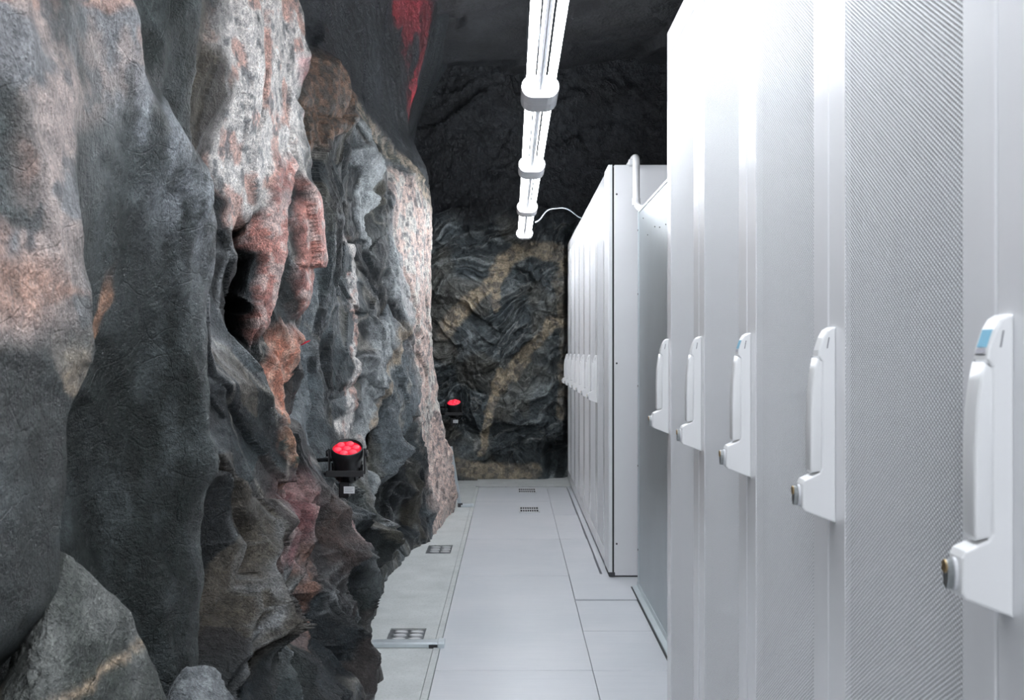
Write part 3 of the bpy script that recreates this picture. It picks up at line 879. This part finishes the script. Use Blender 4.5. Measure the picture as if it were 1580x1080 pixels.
# ------------------------------------------------------------------ server racks
DW, DH = 0.6, 2.165
P_Y0, P_Y1, P_Z0, P_Z1 = 0.084, 0.516, 0.11, 2.085
def perforated_mesh():
    """sheet with a triangular lattice of real hexagonal holes, 6 mm pitch"""
    pitch = 0.006; cw = pitch * 0.8660254; r = 0.0027; th = 0.0008
    nc = int((P_Y1 - P_Y0) / cw); nr = int((P_Z1 - P_Z0) / pitch)
    cw = (P_Y1 - P_Y0) / nc
    R = pitch / math.sqrt(3)
    ang = np.radians(np.arange(6) * 60)
    ii, jj = np.meshgrid(np.arange(nc), np.arange(nr), indexing='ij')
    cy = P_Y0 + (ii + 0.5) * cw
    cz = P_Z0 + (jj + 0.5) * pitch + np.where(ii % 2 == 1, pitch / 2, 0) * 1.0
    c = np.stack([cy.ravel(), cz.ravel()], -1)
    n = len(c)
    outer = c[:, None, :] + np.stack([np.cos(ang) * R * cw / (pitch * 0.8660254), np.sin(ang) * R], -1)[None]
    inner = c[:, None, :] + np.stack([np.cos(ang) * r, np.sin(ang) * r], -1)[None]
    V = np.zeros((n, 18, 3))
    V[:, 0:6, 1:] = outer; V[:, 6:12, 1:] = inner; V[:, 12:18, 1:] = inner
    V[:, 12:18, 0] = th
    k = np.arange(6); k1 = (k + 1) % 6
    q = np.concatenate([np.stack([k, 6 + k, 6 + k1, k1], -1), np.stack([6 + k, 12 + k, 12 + k1, 6 + k1], -1)], 0)
    Q = (np.arange(n)[:, None, None] * 18 + q[None]).reshape(-1, 4)
    V = V.reshape(-1, 3)
    V[:, 1] = np.clip(V[:, 1], P_Y0 - 0.002, P_Y1 + 0.002)
    V[:, 0] += 0.0012
    return quad_mesh('perforated_sheet', V, Q, 'mesh_white')
PERF = perforated_mesh()

def ring_mesh(name, y0, y1, z0, z1, a0, a1, b0, b1, x0, x1, bev):
    """door frame: a plate with one rectangular opening"""
    bm = bmesh.new()
    def loop(x, ya, yb, za, zb):
        return [bm.verts.new((x, ya, za)), bm.verts.new((x, yb, za)), bm.verts.new((x, yb, zb)), bm.verts.new((x, ya, zb))]
    of = loop(x0, y0 + bev, y1 - bev, z0 + bev, z1 - bev)
    om = loop(x0 + bev, y0, y1, z0, z1)
    ob = loop(x1, y0, y1, z0, z1)
    inf = loop(x0, a0, a1, b0, b1)
    inb = loop(x1, a0, a1, b0, b1)
    for A, B in ((inf, of), (of, om), (om, ob), (ob, inb), (inb, inf)):
        for k in range(4):
            bm.faces.new([A[k], A[(k + 1) % 4], B[(k + 1) % 4], B[k]])
    bmesh.ops.recalc_face_normals(bm, faces=bm.faces[:])
    return bm_mesh(name, bm)

def handle_parts(parent, sticker):
    """swing handle: local p = distance out of the door (-x), z along the door; 36 mm wide in y"""
    y0, y1 = -0.017, 0.017
    h = bpy.data.objects.new('handle', None)
    # base body in profile
    prof = [(0, 0.0), (-0.0455, 0.017), (-0.049, 0.022), (-0.049, 0.056), (-0.046, 0.0625), (-0.024, 0.0725), (-0.0200, 0.079),
            (-0.0200, 0.236), (-0.0255, 0.243), (-0.0245, 0.252), (-0.0185, 0.270), (-0.0125, 0.281), (-0.005, 0.2855), (0, 0.2855)]
    bm = bmesh.new()
    add_prism(bm, prof, 'y', y0, y1, 0.0025, 2)
    hb = link('handle', bm_mesh('handle', bm), 'handle_white', parent)
    bpy.data.objects.remove(h)
    # lever
    prof = [(-0.0190, 0.0755), (-0.035, 0.072), (-0.0368, 0.078), (-0.0368, 0.150), (-0.0350, 0.195), (-0.0315, 0.222), (-0.0275, 0.2405), (-0.0190, 0.2355)]
    bm = bmesh.new()
    add_prism(bm, prof, 'y', y0 + 0.001, y1 - 0.001, 0.0035, 3)
    link('lever', bm_mesh('lever', bm), 'handle_white', hb, True)
    # lock: steel collar and brass core
    bm = bmesh.new()
    pts = [(0.010 * math.cos(a), 0.0385 + 0.016 * math.sin(a)) for a in [i * 2 * math.pi / 20 for i in range(20)]]
    add_prism(bm, pts, 'x', -0.0525, -0.047, 0.001)
    link('lock_collar', bm_mesh('lock_collar', bm), 'handle_grey', hb)
    bm = bmesh.new()
    pts = [(0.0075 * math.cos(a), 0.0385 + 0.0145 * math.sin(a)) for a in [i * 2 * math.pi / 20 for i in range(20)]]
    add_prism(bm, pts, 'x', -0.0585, -0.052, 0.001)
    link('lock_body', bm_mesh('lock_body', bm), 'lock_steel', hb)
    bm = bmesh.new()
    pts = [(0.0065 * math.cos(a), 0.046 + 0.0065 * math.sin(a)) for a in [i * 2 * math.pi / 16 for i in range(16)]]
    add_prism(bm, pts, 'x', -0.0600, -0.058, 0.0005)
    link('lock_core', bm_mesh('lock_core', bm), 'brass', hb)
    # slot in the side of the cap
    prism('cap_slot', [(-0.0135, 0.2545), (-0.0120, 0.2545), (-0.0092, 0.2705), (-0.0107, 0.2705)], 'y', y0 - 0.0004, y0 + 0.001, 'slot_grey', hb)
    # cover plate of the cap with its sticker
    d = Vector((-0.0185 + 0.0245, 0, 0.270 - 0.252)).normalized()
    nrm = Vector((-d.z, 0, d.x))
    def plate(name, s0, s1, w, th, mat, lab=None):
        o0 = Vector((-0.0248, 0, 0.2485))
        bm = bmesh.new()
        A = o0 + d * s0; B = o0 + d * s1
        pts = [(A.x, A.z), (A.x + nrm.x * th, A.z + nrm.z * th), (B.x + nrm.x * th, B.z + nrm.z * th), (B.x, B.z)]
        add_prism(bm, pts, 'y', -w, w)
        o = link(name, bm_mesh(name, bm), mat, hb)
        if lab: o['label'] = lab
    if sticker:
        plate('cap_sticker', 0.006, 0.024, 0.0115, 0.0012, 'sticker_blue', 'blue sticker on the handle cap')
        plate('cap_mark', 0.000, 0.005, 0.0105, 0.0011, 'sticker_grey')
    return hb

def make_rack(label, group, sticker=False, loc=(0, 0, 0)):
    t = thing('server_rack', label, 'server rack', loc, group)
    bm = bmesh.new()
    add_box(bm, 0.030, 0.95, 0.002, 0.598, 0.03, 2.185, 0.003)
    add_box(bm, 0.040, 0.94, 0.02, 0.58, 0.0, 0.031)
    link('body', bm_mesh('body', bm), 'panel_white', t)
    box('equipment_bay', 0.026, 0.0302, 0.0255, 0.5745, 0.0595, 2.1405, 'rack_inside', t)
    box('door_gasket', 0.0205, 0.0302, 0.006, 0.594, 0.035, DH - 0.005, 'handle_grey', t)
    dr = link('door', ring_mesh('door', 0.0015, DW - 0.0015, 0.03, DH, P_Y0, P_Y1, P_Z0, P_Z1, 0.0, 0.007, 0.003), 'powder_white', t)
    o = bpy.data.objects.new('perforated_panel', PERF)
    COL.objects.link(o); o.parent = dr
    hb = handle_parts(t, sticker)
    hb.location = (0, DW - 0.0225, 0.948)
    return t

# gasket must not close the opening: rebuild it as a ring
def fix_gasket(t):
    for c in t.children:
        if c.name.startswith('door_gasket'):
            c.data = GASKET
GASKET = ring_mesh('door_gasket', 0.006, 0.594, 0.035, DH - 0.005, 0.026, 0.574, 0.06, 2.14, 0.0072, 0.0301, 0.001)
GASKET.materials.append(MATS['handle_grey'])

NEAR_X = 0.472
G1 = 'perforated white racks of the near row'
first = make_rack('perforated white server rack farthest along the near row, beside the grey steel cabinet', G1, False, (NEAR_X, 2.93, 0))
fix_gasket(first)
dup(first, (NEAR_X, 2.33, 0), 'perforated white server rack second from the far end of the near row')
dup(first, (NEAR_X, 0.53 - 0.6, 0), 'perforated white server rack beside the camera, out of view')
stick = make_rack('third white server rack from the near row\'s far end, small blue handle sticker', G1, True, (NEAR_X, 1.73, 0))
fix_gasket(stick)
dup(first, (NEAR_X, 1.13, 0), 'perforated white server rack with the widest visible mesh door, nearest whole rack')
dup(stick, (NEAR_X, 0.53, 0), 'white server rack at the right picture edge, blue sticker on its large handle')
FAR_X = 0.508
G2 = 'white racks of the far row'
ORD = ['first', 'second', 'third', 'fourth', 'fifth', 'sixth', 'seventh']
for i in range(7):
    r = dup(first, (FAR_X, 6.375 + 0.602 * i, -0.035 if False else 0), 'white server rack, %s from the near end of the far row' % ORD[i])
    r['group'] = G2
    for c in r.children:
        if c.name.startswith('handle'):
            c.location.z -= 0.065

# end bay closing the far row
t = thing('end_cabinet', 'tall white end panel with dark gap closing the far rack row', 'cabinet', (FAR_X, 6.107, 0))
prism('front_panel', [(0.0, 0.006), (0.0, 0.266), (0.020, 0.266), (0.020, 0.0), (0.004, 0.0)], 'z', 0.03, DH + 0.01, 'panel_white', t)
box('dark_gap', 0.020, 0.030, 0.012, 0.26, 0.01, DH, 'gap_dark', t)
box('side_panel', 0.030, 0.95, 0.0, 0.266, 0.012, 2.175, 'panel_white', t, 0.003)
box('plinth', 0.004, 0.95, 0.006, 0.26, 0.0, 0.03, 'gap_dark', t)
box('corner_foot', 0.006, 0.034, -0.004, 0.02, 0.006, 0.03, 'screw_dark', t, 0.002)
scr = None
for x, z in ((0.043, 2.02), (0.043, 1.13), (0.043, 0.18), (0.158, 1.62), (0.158, 0.30)):
    if scr is None:
        bm = bmesh.new()
        pts = [(0.005 * math.cos(a * math.pi / 6), 0.005 * math.sin(a * math.pi / 6)) for a in range(12)]
        add_prism(bm, pts, 'y', -0.003, 0.001)
        scr = bm_mesh('screw', bm)
    o = link('screw', scr, 'screw_dark', t)
    o.location = (x, 0, z)

# grey galvanised cabinet between the rows
t = thing('steel_cabinet', 'grey galvanised steel cabinet between the two rack rows', 'cabinet', (0.635, 3.60, 0))
box('body', 0.006, 0.80, 0.0, 2.225, 0.0, 1.895, 'galvanised', t, 0.002)
box('side_sheet', 0.0, 0.006, 0.035, 2.20, 0.02, 1.885, 'galvanised', t, 0.001)
box('corner_trim', -0.004, 0.02, 2.19, 2.232, 0.0, 1.895, 'edge_zinc', t, 0.002)
box('near_gap', -0.001, 0.004, 0.02, 0.035, 0.02, 1.88, 'gap_dark', t)
prism('base_rail', [(-0.030, 0.006), (-0.030, 0.012), (-0.006, 0.014), (-0.004, 0.034), (0.001, 0.034), (0.001, 0.006)], 'y', 0.0, 2.25, 'edge_zinc', t)
box('rail_gap', -0.036, -0.030, 0.0, 2.25, 0.0, 0.0065, 'gap_dark', t)
box('top_lip', -0.003, 0.03, 0.0, 2.228, 1.885, 1.90, 'edge_zinc', t, 0.002)
for z in (1.80, 1.48, 1.02, 0.62, 0.2):
    o = link('rivet', scr, 'screw_dark', t)
    o.rotation_euler = (0, 0, math.radians(-90)); o.location = (-0.003, 2.211, z)
rng = random.Random(4)
for k in range(7):
    o = link('rivet', scr, 'screw_dark', t)
    o.scale = (0.5, 1, 0.5)
    o.rotation_euler = (0, 0, math.radians(-90)); o.location = (-0.0005, 0.9 + 1.2 * rng.random(), 1.70 + 0.17 * rng.random())

# pipe
def bend(pts, n=8):
    """round the corners of a polyline"""
    P = [Vector(p) for p in pts]
    out = [P[0]]
    for a, b, c in zip(P, P[1:], P[2:]):
        r = min((b - a).length, (c - b).length) * 0.45
        p0 = b + (a - b).normalized() * r; p1 = b + (c - b).normalized() * r
        for i in range(n + 1):
            s = i / n
            out.append(p0 * (1 - s) ** 2 + b * 2 * s * (1 - s) + p1 * s * s)
    out.append(P[-1])
    return out
t = thing('coolant_pipe', 'white elbowed pipe rising over the end of the far rack row', 'pipe', (0.645, 6.02, 1.9))
tube('pipe', bend([(0.22, -0.32, 0.022), (0.06, -0.10, 0.024), (0.0, 0.0, 0.034), (0.0, 0.0, 0.300), (0.0, 0.10, 0.312), (0.0, 0.7, 0.312)]), 0.0185, 'pipe_white', t, 16)
lathe('coupling', [(0.0205, 0.05), (0.0215, 0.052), (0.0215, 0.085), (0.0205, 0.087)], 'pipe_white', t)
box('clamp', -0.036, -0.014, 0.02, 0.06, 0.262, 0.295, 'handle_grey', t, 0.003)

# ------------------------------------------------------------------ fluorescent lights
LX, LZ = 0.110, 2.18        # centre line and underside of the light line
UNIT, CAP0 = 1.89, 4.514     # length of a unit, near face of the first cap in view
def stadium(w, h, n=8):
    r = h / 2
    pts = []
    for i in range(n + 1):
        a = -math.pi / 2 + math.pi * i / n
        pts.append((w / 2 - r + r * math.cos(a), r + r * math.sin(a)))
    for i in range(n + 1):
        a = math.pi / 2 + math.pi * i / n
        pts.append((-(w / 2 - r) + r * math.cos(a), r + r * math.sin(a)))
    return pts
G3 = 'twin tube lights hung in one line'
def make_light(label, loc):
    t = thing('fluorescent_light', label, 'light', loc, G3)
    L = UNIT - 0.005
    c0, c1 = 0.133, 0.133
    for a, b in ((0.0, c0), (L - c1, L)):
        bm = bmesh.new()
        add_prism(bm, stadium(0.150, 0.090), 'y', a, b, 0.004, 2)
        link('end_cap', bm_mesh('end_cap', bm), 'lamp_white', t)
    for s in (-1, 1):
        tube('tube', [(s * 0.040, c0 - 0.01, 0.039), (s * 0.040, L - c1 + 0.01, 0.039)], 0.0160, 'tube_glow', t, 20)
    prof = [(-0.015, 0.039), (-0.010, 0.030), (-0.002, 0.030), (0.0, 0.039), (0.002, 0.030), (0.010, 0.030), (0.015, 0.039), (0.015, 0.070), (-0.015, 0.070)]
    prism('spine', prof, 'y', c0 - 0.01, L - c1 + 0.01, 'lamp_white', t)
    tube('hanger', [(0, L - 0.02, 0.085), (0, L - 0.02, 1.5)], 0.003, 'cable_grey', t, 6)
    return t
names = ['twin tube fluorescent light at the far end of the light line',
         'twin tube fluorescent light, second from the far end of the line',
         'twin tube fluorescent light, third from the far end of the line',
         'twin tube fluorescent light nearest in view, cut by the top picture edge',
         'twin tube fluorescent light just above the camera, out of view',
         'twin tube fluorescent light behind the camera, out of view',
         'twin tube fluorescent light farthest behind the camera, out of view']
y = CAP0 + 0.133 + 2 * UNIT
lt = make_light(names[0], (LX, y, LZ))
for i in range(1, 7):
    dup(lt, (LX, y - UNIT * i, LZ), names[i])
tag(tube('power_cable', bend([(LX + 0.079, 9.3, LZ + 0.045), (0.22, 9.25, 2.235), (0.28, 9.15, 2.31), (0.42, 8.95, 2.30), (0.52, 8.85, 2.205), (0.60, 8.82, 2.191)], 10), 0.0045, 'cable_grey', None, 8),
    'thin grey cable arching from the last light to the far racks', 'cable')

# ------------------------------------------------------------------ red wall washers
def make_washer(label, loc, tilt_x, tilt_y, beam, arm, aim=0.0, gain=1.0):
    t = thing('red_spotlight', label, 'spotlight', loc, 'red spotlights fixed to the rock')
    R = Matrix.Rotation(tilt_x, 4, 'X') @ Matrix.Rotation(tilt_y, 4, 'Y')
    can = lathe('housing', [(0.030, -0.150), (0.046, -0.146), (0.056, -0.128), (0.058, -0.070), (0.062, -0.040), (0.066, -0.030), (0.067, 0.004), (0.064, 0.007), (0.061, 0.006), (0.060, -0.006)], 'black_paint', t, 36)
    can.matrix_local = R
    lens = lathe('lens', [(0.0595, -0.010), (0.0595, -0.0045), (0.001, -0.004)], 'led_red', can, 36)
    hot = None
    for k in range(7):
        a = k * math.pi / 3 + 0.3
        rr = 0.0 if k == 6 else 0.038
        bmq = lathe('led', [(0.0165, -0.0045), (0.0160, 0.001), (0.0125, 0.0045), (0.001, 0.006)] if k < 6 else [(0.0165, -0.0045), (0.0160, 0.001), (0.0125, 0.0045), (0.001, 0.006)], 'led_red_hot', can, 18)
        bmq.location = (rr * math.cos(a), rr * math.sin(a), 0)
    bm = bmesh.new()
    for k in range(14):
        a = k * 2 * math.pi / 14
        c, s = math.cos(a), math.sin(a)
        vs_ = []
        for r0, z0 in ((0.052, -0.13), (0.064, -0.125), (0.066, -0.075), (0.052, -0.075)):
            vs_.append(bm.verts.new((r0 * c, r0 * s, z0)))
        bm.faces.new(vs_)
    bmesh.ops.solidify(bm, geom=bm.faces[:], thickness=0.003)
    link('cooling_fins', bm_mesh('cooling_fins', bm), 'black_fin', can)
    # yoke: strap around the can and arms to the rock
    bm = bmesh.new()
    add_box(bm, -0.076, -0.070, -0.014, 0.014, -0.105, 0.0, 0.001)
    add_box(bm, 0.070, 0.076, -0.014, 0.014, -0.105, 0.0, 0.001)
    add_box(bm, -0.076, 0.076, -0.072, -0.066, -0.110, -0.085, 0.001)
    link('yoke', bm_mesh('yoke', bm), 'black_fin', t)
    for s in (-1, 1):
        o = lathe('yoke_knob', [(0.012, 0.0), (0.014, 0.002), (0.014, 0.010), (0.010, 0.012)], 'black_paint', t, 14)
        o.rotation_euler = (0, s * math.pi / 2, 0)
        o.location = (s * 0.074, 0, -0.02)
    for zo in (-0.045, -0.105):
        bm = bmesh.new()
        a = Vector((0, 0.03, zo)); b = Vector(arm) + Vector((0, 0, zo - 0.02))
        add_tube(bm, [a, b], 0.009, 8)
        link('arm', bm_mesh('arm', bm), 'black_paint', t)
    box('connector', -0.030, 0.012, -0.030, 0.030, -0.20, -0.14, 'black_paint', t, 0.004)
    o = box('label_plate', -0.004, 0.040, -0.066, -0.063, -0.178, -0.150, 'paper_label', t)
    o['label'] = 'white label plate'
    for k in range(3):
        box('print_line', 0.001, 0.035 - 0.006 * (k % 2), -0.0668, -0.066, -0.171 + 0.007 * k, -0.1695 + 0.007 * k, 'print_grey', o)
    # its own light
    L = bpy.data.lights.new('red_beam', 'SPOT')
    L.energy = RED_POWER * gain
    L.color = (1.0, 0.02, 0.05)
    L.spot_size = beam
    L.spot_blend = 0.5
    L.shadow_soft_size = 0.04
    lo = bpy.data.objects.new('red_beam', L)
    COL.objects.link(lo)
    lo.parent = t
    lo.matrix_local = Matrix.Rotation(aim, 4, 'X') @ R @ Matrix.Translation((0, 0, 0.03)) @ Matrix.Rotation(math.pi, 4, 'X')
    return t
make_washer('black spotlight with red lit lens on the rock, nearer and larger', (-0.680, 4.78, 0.795), math.radians(27), math.radians(3), math.radians(22), (-0.17, 0.16, 0.0))
make_washer('black spotlight with red lit lens before the dark back wall', (-0.515, 10.28, 0.735), math.radians(27), math.radians(-4.4), math.radians(16), (-0.13, 0.05, 0.02), math.radians(12), 14.0)

# ------------------------------------------------------------------ loose boulders at the foot of the rock
def boulder(name, label, pts, loc, seed, c0, c1, amp=0.012):
    bm = bmesh.new()
    for p in pts:
        bm.verts.new(Vector(p))
    r = bmesh.ops.convex_hull(bm, input=bm.verts[:])
    bmesh.ops.delete(bm, geom=[v for v in bm.verts if not v.link_faces], context='VERTS')
    bmesh.ops.bevel(bm, geom=bm.edges[:], offset=0.02, segments=2, profile=0.6, affect='EDGES')
    bmesh.ops.triangulate(bm, faces=bm.faces[:])
    for it in range(6):
        long = [e for e in bm.edges if e.calc_length() > 0.022]
        if not long: break
        bmesh.ops.subdivide_edges(bm, edges=long, cuts=1, use_grid_fill=False)
        bmesh.ops.triangulate(bm, faces=[f for f in bm.faces if len(f.verts) > 3])
    bm.normal_update()
    co = np.array([v.co[:] for v in bm.verts]); no = np.array([v.normal[:] for v in bm.verts])
    a = co[:, 1] * 0.8 + co[:, 0]; b = co[:, 2] - co[:, 1] * 0.3
    h3, e3, v3 = facets(a / 0.10, b / 0.16, seed, 0.8)
    n = fbm(a * 9, b * 7, 5, seed) * amp + h3 * 0.010 + fbm(a * 40, b * 34, 3, seed + 3) * 0.003
    co = co + no * n[:, None]
    for v, p in zip(bm.verts, co):
        v.co = p
    me = bm_mesh(name, bm)
    m = sstep(-0.3, 0.5, fbm(a * 12, b * 9, 5, seed + 9))[:, None]
    col = np.array(c0) + (np.array(c1) - np.array(c0)) * m
    vein = np.exp(-((co[:, 2] - 0.665 - 0.12 * (co[:, 1]) + 0.012 * fbm(a * 14, b * 3, 3, seed + 5)) / 0.007) ** 2) * (seed == 811)
    col = col + (np.array([0.42, 0.32, 0.22]) - col) * (0.8 * vein)[:, None]
    at = me.attributes.new('mineral', 'FLOAT_COLOR', 'POINT')
    c4 = np.ones((len(col), 4), dtype=np.float32); c4[:, :3] = col
    at.data.foreach_set('color', c4.ravel())
    o = link(name, me, 'rock_face', None, True)
    o.location = loc
    tag(o, label, 'boulder', 'boulders leaning at the rock foot')
    return o
boulder('boulder', 'large pointed grey boulder at the lower left picture corner', [(0.02, -0.02, 0.86), (-0.05, 0.10, 0.855), (0.10, 0.10, 0.72), (0.02, -0.16, 0.74), (0.12, 0.0, 0.55), (0.165, 0.16, 0.45),
        (0.18, 0.18, 0.0), (0.15, -0.25, 0.0), (0.06, -0.30, 0.55), (-0.07, -0.30, 0.50), (-0.09, 0.20, 0.75), (-0.08, -0.25, 0.0), (-0.08, 0.25, 0.0)], (-0.77, 1.98, 0.0), 811, (0.05, 0.06, 0.052), (0.15, 0.16, 0.15))
boulder('boulder', 'small bluish grey boulder beside the pointed one, at the bottom picture edge', [(0.0, 0.0, 0.50), (0.05, 0.06, 0.47), (0.12, 0.05, 0.38), (0.14, 0.12, 0.0), (0.12, -0.14, 0.0), (0.05, -0.12, 0.40), (-0.06, -0.10, 0.40),
        (-0.03, -0.12, 0.0), (-0.03, 0.12, 0.0), (-0.05, 0.12, 0.42)], (-0.735, 2.62, 0.0), 823, (0.11, 0.125, 0.135), (0.23, 0.25, 0.26), 0.008)

# ------------------------------------------------------------------ small marks
x, n = wall_x(4.12, 1.222)
bm = bmesh.new()
pts = [(-0.026, -0.010), (-0.004, -0.004), (0.020, 0.008), (0.024, 0.014), (0.000, 0.006), (-0.024, -0.002)]
add_prism(bm, pts, 'y', -0.003, 0.003)
o = link('marker_ribbon', bm_mesh('marker_ribbon', bm), 'red_tag')
o.location = (x + 0.014, 4.12, 1.222)
tag(o, 'small bright red ribbon caught on the rock by the pink vein', 'ribbon')
